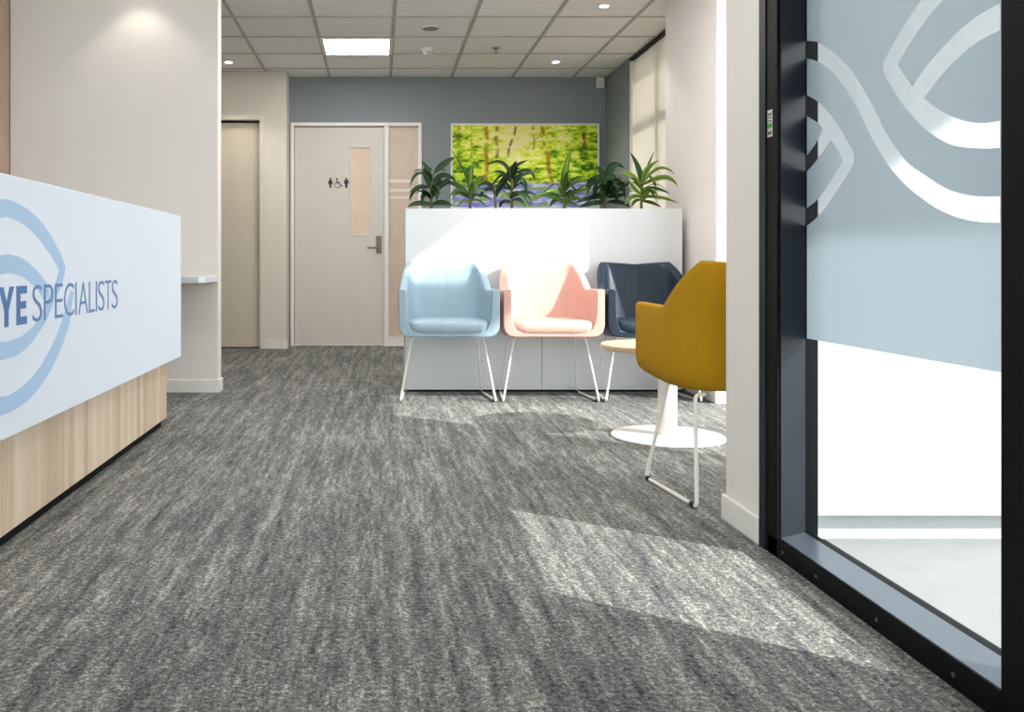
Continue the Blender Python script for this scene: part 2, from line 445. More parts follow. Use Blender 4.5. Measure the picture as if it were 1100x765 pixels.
# ------------------------------------------------------------------ entrance glazing (right)
GX = 1.219
ent = sroot('door_3', 'black framed glass entrance panel with frosted eye pattern film', 'door', (GX, 2.1, 0))
jp = [(1.104, 2.53), (1.112, 2.53), (1.207, 2.588), (1.240, 2.588), (1.240, 2.60), (1.252, 2.60), (1.252, 2.644), (1.104, 2.644)]
obj('jamb', B().prism([(x, y, 0) for x, y in jp], (0, 0, 1), 2.42), M['black'], ent, bevel=0.001)
obj('jamb_facing', B().prism([(1.1125, 2.5295, 0.055), (1.2065, 2.5868, 0.055), (1.2065, 2.5868, 2.4), (1.1125, 2.5295, 2.4)], (0.52, -0.85, 0), 0.003), M['alu'], ent)
obj('gasket', box(1.101, 1.104, 2.60, 2.643, 0, 2.42), M['alu'], ent)
obj('mullion', box(1.104, 1.30, 1.48, 1.62, 0, 2.42), M['black'], ent, bevel=0.002)
sb = B(); sb.box(1.104, 1.206, 1.62, 2.588, 0, 0.053).box(1.104, 1.112, 1.62, 2.54, 0.053, 0.058).box(1.206, 1.235, 1.62, 2.588, 0, 0.050).box(1.240, 1.265, 1.62, 2.588, 0, 0.035)
sill = obj('sill', sb, M['black'], ent, bevel=0.002)
obj('sill_cap', box(1.1125, 1.205, 1.622, 2.586, 0.053, 0.0555), plain('sill_cap_metal', (98, 108, 120), 0.28, metal=0.5), sill)
sc_ = B()
for y in (1.75, 2.02, 2.30, 2.49):
    sc_.tube([(1.103, y, 0.028), (1.1005, y, 0.028)], 0.005, 10)
obj('screw', sc_, M['chrome'], sill)
obj('head_rail', box(1.104, 1.268, 1.62, 2.53, 2.34, 2.42), M['black'], ent)
pane = obj('pane', box(GX - 0.004, GX + 0.004, 1.622, 2.60, 0.045, 2.34), M['glass'], ent)

def gp(px, py):                       # photo point on the glass plane -> (y, z)
    Y = GX * F / (px - CX); return (Y, EYE - (py - CY) * Y / F)
def F1(l): return [(860 + x / 6.375, 30 + y / 6.375) for x, y in l]
def F2(l): return [(860 + x / 6.375, 140 + y / 6.375) for x, y in l]
def F3(l): return [(940 + x / 5.464, y / 5.464) for x, y in l]
def F4(l): return [(940 + x / 5.464, 130 + y / 5.464) for x, y in l]
def smooth_path(segs, n=4):
    """segs: list of pixel polylines; sharp corners between them"""
    out = []
    for s in segs:
        q = [Vector(gp(*p)) for p in s]
        c = catmull(q, n) if len(q) > 2 else q
        out += c if not out else c
    res = []
    for v in out:
        if not res or (Vector(res[-1]) - v).length > 1e-4: res.append((v.x, v.y))
    if (Vector(res[0]) - Vector(res[-1])).length < 1e-4: res.pop()
    return res
EL = 46                                # leftmost zoom column of the stripes
wave_up = F1([(EL, 88), (125, 97), (200, 140), (270, 195), (340, 265), (400, 345), (450, 430), (500, 520), (550, 620)]) + F2([(590, 0), (640, 80), (700, 165), (765, 238)]) + F4([(310, 320), (400, 380), (480, 415), (570, 437), (650, 443), (748, 443)])
wave_lo = F1([(EL, 207), (120, 228), (190, 270), (250, 325), (310, 400), (370, 490), (420, 590)]) + F2([(475, 0), (520, 90), (580, 185), (650, 280), (700, 340)]) + F4([(60, 220), (120, 300), (200, 385), (280, 450), (360, 505), (450, 550), (550, 580), (650, 595), (748, 597)])
wave = smooth_path([wave_up, wave_lo[::-1]])
eye = smooth_path([
    F3([(560, -240), (440, -160), (350, -75), (285, 0), (230, 75), (160, 185), (100, 290), (65, 360), (58, 395), (70, 440), (120, 530), (180, 620), (250, 700)]) + F4([(255, 0), (310, 50), (380, 100), (460, 140), (540, 155), (650, 162), (748, 158)]),
    F3([(748, 710), (700, 718), (640, 722), (560, 715), (480, 690), (400, 650), (340, 610), (297, 578)]),
    F3([(297, 578), (350, 510), (420, 420), (500, 340), (590, 265), (670, 215), (748, 178)]),
    F3([(748, 20), (680, 55), (590, 110), (500, 185), (410, 280), (330, 370), (270, 450), (232, 510)]),
    F3([(232, 510), (190, 450), (143, 378)]),
    F3([(143, 378), (200, 280), (260, 190), (330, 95), (400, 15), (480, -60), (560, -120), (680, -190)]),
])
hook = smooth_path([
    F1([(EL, 455), (120, 497), (180, 550), (240, 625), (290, 700)]) + F2([(295, 0), (330, 70), (365, 130), (380, 180), (375, 225), (340, 290), (290, 370), (230, 460), (175, 540), (115, 605), (EL, 662)]),
    F2([(EL, 538), (115, 485), (170, 420), (230, 330), (280, 250), (303, 213)]),
    F2([(303, 213), (270, 140), (222, 65)]),
    F2([(222, 65), (180, 125), (115, 215), (EL, 294)]),
    F2([(EL, 182), (118, 85)]) + F1([(165, 690)]),
    F1([(165, 690), (140, 660), (115, 640), (EL, 600)]),
])
fl = [(1.624, 0.604), (2.599, 0.604), (2.599, 2.335), (1.624, 2.335)]
fill_shape('frosted_film', [fl], [wave, eye, hook], lambda a, c: (GX - 0.0045, a, c), M['film'], pane, (-1, 0, 0), 0.0004)

# sticker on the jamb
st = thing('sticker', 'small white and green safety label on the black door jamb', 'label', (1.104, 2.572, 1.18))
stz0, stz1 = hz(147, 2.572), hz(118, 2.572)
obj('backing', box(1.1025, 1.1038, 2.558, 2.588, stz0, stz1), M['label'], st)
obj('green_band', B().box(1.1018, 1.1026, 2.559, 2.587, stz0 + 0.024, stz0 + 0.038), M['green'], st)
for a, c in ((0.006, 0.016), (0.043, 0.047), (0.052, 0.056), (0.060, 0.067)):
    for q0, q1 in ((2.563, 2.571), (2.576, 2.584)):
        obj('printed_mark', box(1.1018, 1.1026, q0, q1, stz0 + a, stz0 + c), M['black_sign'], st)

# outside
struct('wall_outside', B().box(1.275, 2.62, 2.67, 2.72, 0.079, 3.0).box(2.62, 2.65, 2.67, 2.90, 0.079, 3.0), M['stucco'], 'white rendered outside wall seen through the glass', cat='wall')
struct('wall_footing', box(1.275, 2.6, 2.722, 2.764, -0.1, 2.9), M['stucco'])
b = B(); b.box(1.31, 16, -12, 2.72, -0.15, -0.004); b.box(2.6, 16, 2.72, 16, -0.15, -0.004)
struct('ground', b, M['concrete'], 'pale concrete terrace outside the entrance', cat='terrace')
struct('bounce_ground', box(-10, 1.31, -12, -3.1, -0.15, -0.004), M['paving'], 'unseen pale paving added to bounce light in through the front window', cat='paving')  # unseen ground made pale so sunlight bounces up to the ceiling
struct('roof', box(1.0, 3.68, -1.2, 3.48, 2.78, 2.98), M['canopy'], 'entrance canopy outside')
dg_ = thing('drain_grate', 'slim slotted drain channel outside the glass entrance', 'drain', (1.30, 2.1, 0))
gb = B(); gb.box(1.268, 1.276, 1.5, 2.66, -0.02, 0.006).box(1.302, 1.310, 1.5, 2.66, -0.02, 0.006)
k = 1.5
while k < 2.65:
    gb.box(1.276, 1.302, k, k + 0.012, -0.015, 0.003); k += 0.034
obj('grate', gb, M['chrome'], dg_)
obj('channel', box(1.276, 1.302, 1.5, 2.66, -0.06, -0.03), M['blackrub'], dg_)

# ------------------------------------------------------------------ reception desk
desk = thing('reception_desk', 'white and oak reception desk with blue eye emblem', 'reception desk', (-1.3, 3.1, 0))
DY0, DY1 = 1.35, 4.61
panel = obj('front_panel', box(-1.045, -1.0, DY0, DY1, 0.347, 1.057), M['deskwhite'], desk, bevel=0.002)
obj('base', box(-1.62, -1.07, DY0 + 0.02, 4.60, 0.040, 0.99), M['deskwood'], desk, bevel=0.002)
obj('plinth', box(-1.58, -1.092, DY0 + 0.05, 4.572, 0, 0.040), M['black'], desk)
obj('transaction_top', box(-1.30, -1.045, DY0, DY1, 1.02, 1.057), M['deskwhite'], desk, bevel=0.002)
obj('worktop', box(-1.85, -1.62, DY0 + 0.02, 4.58, 0.70, 0.74), M['white'], desk, bevel=0.002)
obj('side_panel', box(-1.85, -1.80, DY0 + 0.04, DY0 + 0.5, 0, 0.70), M['white'], desk)
obj('side_panel', box(-1.85, -1.80, 4.1, 4.55, 0, 0.70), M['white'], desk)

def dp(px, py):                       # photo point on the desk front -> (y, z)
    Y = F / (CX - px); return (Y, EYE - (py - CY) * Y / F)
def Z1(l): return [dp(x / 5.464, 205 + y / 5.464) for x, y in l]
def Z2(l): return [dp(x / 5.464, 330 + y / 5.464) for x, y in l]
AX = 2.457
def band(outer, inner, n=5):
    """right halves of the outer and inner edge; mirrored about the axis of the eye"""
    def half(pts):
        pts = [Vector(p) for p in pts]; m = lambda p: Vector((2 * AX - p.x, p.y))
        if abs(pts[0].x - AX) < 1e-6: q = catmull([m(pts[1])] + pts, n)[n:]
        else: q = catmull(pts + [m(pts[-2])], n)[:-n]
        return [(v.x, v.y) for v in q]
    o, i = half(outer), half(inner)
    return o + i[::-1]
shapes = []
def add_band(outer, inner):
    p = band(outer, inner); shapes.append(p)
    shapes.append([(2 * AX - y + 1e-5, z) for y, z in p][::-1])
top_o = [(AX, 0.9885)] + Z1([(70, 58), (150, 100), (230, 170), (300, 265), (350, 360), (376, 425), (383, 455), (378, 490)])
top_i = [(AX, 0.9415)] + Z1([(70, 163), (140, 200), (210, 262), (270, 340), (320, 415), (345, 463), (340, 490)])
add_band(top_o, top_i)
# falling limb from the tip into the lower inner arc
low_o = Z1([(378, 491), (355, 570), (320, 640)]) + Z2([(275, 70), (220, 160), (160, 235), (95, 285)]) + [(AX, 0.5610)]
low_i = Z1([(340, 491), (318, 560), (285, 620)]) + Z2([(215, 85), (165, 140), (110, 180), (60, 195)]) + [(AX, 0.6070)]
add_band(low_o, low_i)
# upper inner arc
in_o = [(AX, 0.8420)] + Z1([(60, 375), (120, 392), (180, 435), (230, 485), (275, 550), (290, 600)])
in_i = [(AX, 0.7912)] + Z1([(60, 485), (110, 496), (160, 525), (205, 565), (240, 610), (262, 655)])
add_band(in_o, in_i)
# lower outer arc
out_o = Z1([(432, 596), (425, 640)]) + Z2([(410, 80), (365, 220), (310, 345), (240, 460), (160, 550), (80, 605)]) + [(AX, 0.4135)]
out_i = Z1([(415, 585), (395, 650)]) + Z2([(365, 75), (320, 190), (265, 300), (200, 395), (120, 475), (50, 518)]) + [(AX, 0.4590)]
add_band(out_o, out_i)
em = B()
for k, s in enumerate(shapes):
    zoff = 0.0004 + 0.00008 * (k // 2)
    em.prism([(-1.0, y, z) for y, z in s], (1, 0, 0), zoff)
obj('eye_emblem', em, M['logo'], panel)

# lettering: one outline font glyph per letter set into its measured box
def glyph(ch, ya, yb, za, zb, b, x, depth=0.001, offset=0.0):
    cu = bpy.data.curves.new('glyph', 'FONT'); cu.body = ch; cu.dimensions = '2D'; cu.fill_mode = 'BOTH'; cu.offset = offset; cu.resolution_u = 6
    o = bpy.data.objects.new('glyph', cu); C.objects.link(o)
    dg = bpy.context.evaluated_depsgraph_get(); dg.update()
    me = bpy.data.meshes.new_from_object(o.evaluated_get(dg)); bpy.data.objects.remove(o)
    xs = [v.co.x for v in me.vertices]; ys = [v.co.y for v in me.vertices]
    x0, x1, y0, y1 = min(xs), max(xs), min(ys), max(ys)
    vs = [b.bm.verts.new((x, ya + (v.co.x - x0) / (x1 - x0) * (yb - ya), za + (v.co.y - y0) / (y1 - y0) * (zb - za))) for v in me.vertices]
    fs = []
    for p in me.polygons:
        try: fs.append(b.bm.faces.new([vs[i] for i in p.vertices]))
        except ValueError: pass
    r = bmesh.ops.extrude_face_region(b.bm, geom=fs)
    bmesh.ops.translate(b.bm, vec=(depth, 0, 0), verts=[q for q in r['geom'] if isinstance(q, bmesh.types.BMVert)])
    bpy.data.meshes.remove(me)
ZT, ZBm = 0.754, 0.647
for ch, ya, yb in (('S', 2.633, 2.706), ('P', 2.722, 2.797), ('E', 2.815, 2.886), ('C', 2.897, 2.990), ('I', 3.004, 3.016), ('A', 3.034, 3.134), ('L', 3.145, 3.208), ('I', 3.222, 3.234), ('S', 3.248, 3.322), ('T', 3.329, 3.405), ('S', 3.415, 3.491)):
    tb = B(); glyph(ch, ya, yb, ZBm, ZT, tb, -1.0, 0.0012, -0.014)
    obj('letter', tb, M['text2'], panel)
Ls = 0.027
def bigE(y0, y1):
    return [(y0, 0.646), (y1, 0.646), (y1, 0.668), (y0 + Ls, 0.668), (y0 + Ls, 0.690), (y1 - 0.006, 0.690), (y1 - 0.006, 0.711), (y0 + Ls, 0.711), (y0 + Ls, 0.732), (y1, 0.732), (y1, ZT), (y0, ZT)]
bigY = [(2.398, ZT), (2.428, ZT), (2.449, 0.712), (2.470, ZT), (2.499, ZT), (2.462, 0.690), (2.462, 0.646), (2.435, 0.646), (2.435, 0.690)]
for shape in (bigE(2.308, 2.382), bigY, bigE(2.516, 2.590)):
    o = obj('letter', B().prism([(-1.0, y, z) for y, z in shape], (1, 0, 0), 0.0012), M['text'], panel)
    o['label'] = 'bold darker blue letter'

# counter on the wall behind the desk
cn = B()
pl = [(-2.30, 5.36), (-1.06, 5.36), (-1.025, 5.395), (-1.025, 5.78), (-2.30, 5.78)]
cn.prism([(x, y, 0.700) for x, y in pl], (0, 0, 1), 0.040)
tag(obj('wall_counter', cn, M['white'], bevel=0.004), 'white counter ledge fixed to the wall behind the desk', 'counter')

# tall brown cabinet at the far left
cb = thing('storage_cabinet', 'tall brown open cabinet left of the white wall', 'cabinet', (-2.75, 5.7, 0))
c0, c1, cy0, cy1, ch_ = -3.2, -2.34, 5.52, 5.92, 2.475
obj('carcass', B().box(c0, c0 + 0.03, cy0, cy1, 0, ch_).box(c1 - 0.03, c1, cy0, cy1, 0, ch_).box(c0 + 0.03, c1 - 0.03, cy0, cy1, ch_ - 0.04, ch_).box(c0 + 0.03, c1 - 0.03, cy0, cy1, 0, 0.08), M['brown'], cb, bevel=0.002)
obj('door_frame', B().box(c0 + 0.03, c1 - 0.03, cy0 - 0.02, cy0, ch_ - 0.09, ch_ - 0.05).box(c1 - 0.07, c1 - 0.03, cy0 - 0.02, cy0, 0.08, ch_ - 0.05).box(c0 + 0.03, c0 + 0.07, cy0 - 0.02, cy0, 0.08, ch_ - 0.05), M['brown'], cb, bevel=0.003)
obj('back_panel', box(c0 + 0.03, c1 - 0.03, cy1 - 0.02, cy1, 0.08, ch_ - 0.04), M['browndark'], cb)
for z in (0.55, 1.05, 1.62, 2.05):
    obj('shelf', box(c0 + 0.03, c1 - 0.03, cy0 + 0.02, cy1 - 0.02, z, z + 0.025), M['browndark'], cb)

# ------------------------------------------------------------------ planter and plants
PX0, PX1, PY0, PY1, PT = 0.169, 1.929, 5.80, 6.22, 1.166
pb = thing('planter_box', 'long white planter divider behind the three chairs', 'planter', (1.05, 6.0, 0))
xm = hx(582, PY0)
for a, c in ((PX0, xm - 0.0015), (xm + 0.0015, PX1)):
    obj('panel', box(a, c, PY0, PY0 + 0.018, 0.014, PT), M['white'], pb, bevel=0.0015)
obj('back_panel', box(PX0, PX1, PY1 - 0.018, PY1, 0.014, PT), M['white'], pb, bevel=0.0015)
obj('end_panel', box(PX0, PX0 + 0.018, PY0 + 0.018, PY1 - 0.018, 0.014, PT), M['white'], pb, bevel=0.0015)
obj('end_panel', box(PX1 - 0.018, PX1, PY0 + 0.018, PY1 - 0.018, 0.014, PT), M['white'], pb, bevel=0.0015)
obj('plinth', box(PX0 + 0.02, PX1 - 0.02, PY0 + 0.02, PY1 - 0.02, 0, 0.10), M['black'], pb)
soil = B(); soil.box(PX0 + 0.02, PX1 - 0.02, PY0 + 0.02, PY1 - 0.02, PT - 0.20, PT - 0.03)
obj('soil', soil, M['pot'], pb)

rng = random.Random(5)
def leaf(b, cols, pts, wdt, c_mid, c_edge, twist):
    """arching lance-shaped blade: quadratic curve, folded along the midrib"""
    p0, p1, p2 = [Vector(p) for p in pts]; n = 10; rows = []
    mid = Vector((twist[0], twist[1], twist[2]))
    for i in range(n + 1):
        s = i / n
        p = (1 - s) ** 2 * p0 + 2 * s * (1 - s) * p1 + s * s * p2
        d = ((1 - s) * (p1 - p0) + s * (p2 - p1)).normalized()
        side = d.cross(mid)
        if side.length < 1e-3: side = Vector((1, 0, 0))
        side.normalize(); nrm = side.cross(d)
        wd = wdt * 0.5 * (max(0.0, sin(pi * min(1, s * 0.93 + 0.07)) ** 0.75) * (1 - 0.25 * s) + 0.03)
        if s > 0.98: wd = wdt * 0.01
        r = [b.bm.verts.new(p - side * wd + nrm * wd * 0.25), b.bm.verts.new(p - nrm * 0.0), b.bm.verts.new(p + side * wd + nrm * wd * 0.25)]
        for v, c in zip(r, (c_edge, c_mid, c_edge)): cols.append(c)
        rows.append(r)
    for a, c in zip(rows, rows[1:]):
        b.bm.faces.new((a[0], a[1], c[1], c[0])); b.bm.faces.new((a[1], a[2], c[2], c[1]))

def plant(label, base, stem, leaves, Yp, palette, width, clamp=None, extra=6, sub=()):
    """leaves: (three zoom points, width factor)"""
    bx = base[0]; sc = 1100 / 170.0
    def P(x, y, dy):
        Y = Yp + dy
        px, py = bx + x / sc, 150 + y / sc
        X = (px - CX) * Y / F
        if clamp: X = min(X, clamp)
        return Vector((X, Y, EYE - (py - CY) * Y / F))
    s0 = P(*stem[0], 0)
    r = thing('dracaena_plant', label, 'plant', (s0.x, Yp, PT - 0.03), 0, 'leafy plants in the white planter')
    stems = B()
    for stp in (stem,) + tuple(sub):
        pts = [P(x, y, 0) for x, y in stp]; pts.insert(0, Vector((pts[0].x, pts[0].y, PT - 0.029)))
        stems.tube(pts, 0.008, 8, radii=[0.011] + [0.0095 - 0.0035 * i / len(pts) for i in range(len(pts) - 1)])
    obj('stem', stems, M['stem'], r, smooth=60)
    b = B(); cols = []
    for L in leaves:
        pts = L[0]; wf = L[1] if len(L) > 1 else 1.0
        d = rng.uniform(-0.09, 0.09)
        q = [P(*pts[0], 0), P(*pts[1], d * 0.6), P(*pts[2], d)]
        pal = palette[rng.randrange(len(palette))]
        leaf(b, cols, q, width * wf * rng.uniform(0.9, 1.15), pal[0], pal[1], (rng.uniform(-0.15, 0.15), -1 + rng.uniform(-0.1, 0.3), rng.uniform(0.25, 0.7)))
    top = P(*stem[-1], 0)
    for i in range(extra * 2):                      # leaves growing towards and away from the room
        az = rng.choice([-1, 1]) * pi / 2 + rng.uniform(-1.2, 1.2); ln = rng.uniform(0.12, 0.2)
        z0 = rng.uniform(0.2, 0.9); st_ = s0.lerp(top, z0)
        dx, dy = cos(az) * ln, sin(az) * ln * 0.8
        tip = st_ + Vector((dx, dy, rng.uniform(-0.04, 0.12)))
        if clamp: tip.x = min(tip.x, clamp)
        tip.z = max(tip.z, PT + 0.01)
        pal = palette[rng.randrange(len(palette))]
        leaf(b, cols, [st_, st_ + Vector((dx * 0.5, dy * 0.5, 0.1)), tip], width * 0.9, pal[0], pal[1], (0.1, 0.1, 1))
    o = obj('foliage', b, M['leaf'], r, smooth=80)
    ca = o.data.color_attributes.new('leafcol', 'FLOAT_COLOR', 'POINT')
    for i, c in enumerate(cols): ca.data[i].color = lin(c)
    return r
DK = [((34, 62, 26), (22, 46, 24)), ((48, 80, 32), (28, 56, 26)), ((26, 50, 26), (18, 38, 22))]
LT = [((88, 120, 40), (54, 90, 34)), ((116, 144, 50), (48, 82, 32)), ((66, 98, 36), (40, 72, 30))]
VR = [((48, 84, 32), (136, 156, 60)), ((64, 102, 36), (146, 164, 72)), ((38, 66, 28), (64, 94, 38))]
A_ = 430
plant('broad dark leafed plant at the left end of the planter', (430, 150), [(215, 478), (213, 340), (225, 240)],
      [([(240, 230), (300, 165), (385, 120)], 1.3), ([(215, 220), (165, 190), (205, 345)], 1.5), ([(210, 250), (95, 190), (68, 330)], .7), ([(190, 340), (95, 300), (62, 430)], .8), ([(200, 330), (120, 310), (80, 360)], .7),
       ([(230, 300), (300, 200), (395, 300)], 1.1), ([(230, 330), (340, 250), (440, 370)], 1.0), ([(215, 400), (150, 340), (150, 450)], 1.0), ([(220, 400), (250, 330), (285, 270)], 1.2), ([(215, 450), (110, 430), (50, 470)], 1.1),
       ([(225, 450), (290, 425), (370, 462)], 1.0), ([(200, 220), (180, 180), (145, 150)], .6), ([(215, 300), (180, 220), (165, 195)], 1.3), ([(225, 380), (300, 300), (360, 250)], 1.0), ([(215, 360), (270, 330), (250, 430)], 1.1)], 5.97, DK, 0.040)
plant('pale narrow leafed plant second from the planter left end', (430, 150), [(485, 478), (487, 330)],
      [([(487, 340), (475, 240), (520, 135)], 1.1), ([(480, 330), (440, 190), (350, 65)], .5), ([(490, 370), (485, 260), (500, 180)], 1.2), ([(480, 400), (430, 320), (370, 290)], .9), ([(485, 410), (410, 360), (350, 385)], .9),
       ([(490, 400), (570, 360), (640, 430)], 1.0), ([(490, 430), (540, 400), (600, 470)], .9), ([(485, 430), (425, 410), (400, 470)], .9), ([(480, 380), (400, 310), (340, 400)], 1.0), ([(490, 360), (540, 270), (590, 250)], .9), ([(487, 350), (465, 260), (455, 190)], .9), ([(487, 380), (550, 330), (600, 370)], .8)], 6.02, LT, 0.030)
plant('dark arching plant in the middle left of the planter', (430, 150), [(775, 478), (775, 330), (772, 230)],
      [([(770, 260), (730, 105), (595, 175)], 1.0), ([(770, 250), (790, 165), (890, 145)], .8), ([(780, 260), (860, 250), (965, 205)], .8), ([(770, 290), (700, 200), (640, 230)], 1.0), ([(700, 235), (755, 260), (690, 360)], 1.2), ([(780, 280), (890, 240), (870, 400)], 1.1),
       ([(790, 240), (920, 170), (935, 290)], .9), ([(775, 350), (700, 320), (640, 330)], .9), ([(780, 400), (860, 340), (950, 390)], .9), ([(775, 430), (830, 390), (870, 470)], 1.0), ([(775, 440), (700, 410), (690, 476)], 1.0), ([(780, 300), (760, 220), (785, 170)], 1.2),
       ([(665, 400), (690, 300), (740, 240)], 1.1), ([(660, 380), (620, 260), (530, 330)], 1.0), ([(655, 360), (600, 310), (540, 410)], .9), ([(780, 330), (810, 280), (860, 200)], 1.1), ([(770, 300), (740, 240), (760, 190)], 1.1), ([(775, 380), (840, 330), (900, 470)], .8)], 5.98, DK, 0.034, sub=([(665, 478), (660, 400), (650, 330)],))
plant('upright striped plant in front of the picture, third from the right', (570, 150), [(235, 478), (235, 330)],
      [([(235, 340), (228, 210), (285, 60)], 1.35), ([(230, 340), (190, 260), (180, 300)], .8), ([(235, 380), (150, 340), (105, 365)], 1.0), ([(230, 400), (80, 345), (10, 410)], .9), ([(240, 400), (310, 350), (420, 345)], 1.0), ([(240, 350), (300, 280), (380, 290)], .9),
       ([(235, 430), (170, 390), (130, 470)], 1.0), ([(240, 430), (320, 390), (370, 425)], .9), ([(235, 330), (270, 270), (300, 310)], .9), ([(225, 440), (150, 370), (60, 390)], 1.0), ([(238, 360), (215, 270), (225, 200)], 1.0), ([(240, 450), (290, 420), (330, 470)], .9)], 5.96, LT, 0.034)
plant('bushy dark plant right of the picture, second from the right', (570, 150), [(515, 478), (520, 300)],
      [([(520, 310), (540, 110), (655, 200)], 1.1), ([(535, 260), (560, 170), (620, 175)], 1.1), ([(515, 300), (490, 190), (450, 195)], 1.1), ([(510, 300), (430, 230), (385, 340)], 1.2), ([(530, 320), (600, 250), (665, 330)], 1.2), ([(520, 350), (470, 370), (500, 445)], 1.5), ([(520, 380), (620, 360), (695, 290)], 1.0),
       ([(515, 400), (430, 390), (310, 440)], 1.0), ([(520, 440), (440, 430), (330, 472)], 1.1), ([(530, 440), (620, 420), (700, 472)], 1.1), ([(515, 280), (480, 230), (440, 300)], 1.2), ([(530, 400), (620, 390), (665, 380)], 1.0), ([(525, 330), (650, 230), (655, 420)], 1.1), ([(505, 330), (400, 250), (395, 390)], 1.1), ([(520, 300), (560, 230), (600, 290)], 1.4), ([(515, 340), (440, 290), (440, 420)], 1.2), ([(525, 360), (590, 330), (600, 440)], 1.2)], 6.08, DK, 0.040, extra=9)
plant('spiky yellow edged plant at the right end of the planter', (570, 150), [(770, 478), (770, 340)],
      [([(770, 330), (775, 220), (690, 85)], 1.15), ([(775, 310), (800, 180), (895, 145)], 1.15), ([(780, 300), (810, 180), (860, 80)], .6), ([(790, 290), (900, 130), (1048, 245)], .9), ([(790, 310), (960, 210), (1030, 325)], 1.1), ([(760, 310), (700, 210), (605, 235)], .9), ([(780, 340), (880, 325), (970, 380)], .8),
       ([(775, 400), (890, 380), (1030, 445)], .8), ([(815, 250), (860, 280), (870, 340)], 1.0), ([(765, 380), (700, 330), (690, 290)], .9), ([(770, 400), (700, 370), (650, 460)], 1.0), ([(775, 430), (840, 430), (910, 472)], 1.0), ([(780, 380), (830, 310), (870, 420)], .9), ([(770, 420), (720, 410), (700, 472)], .9), ([(772, 330), (790, 250), (800, 190)], 1.1), ([(765, 345), (730, 290), (700, 300)], .9)], 5.90, VR, 0.034, clamp=1.945, extra=5)

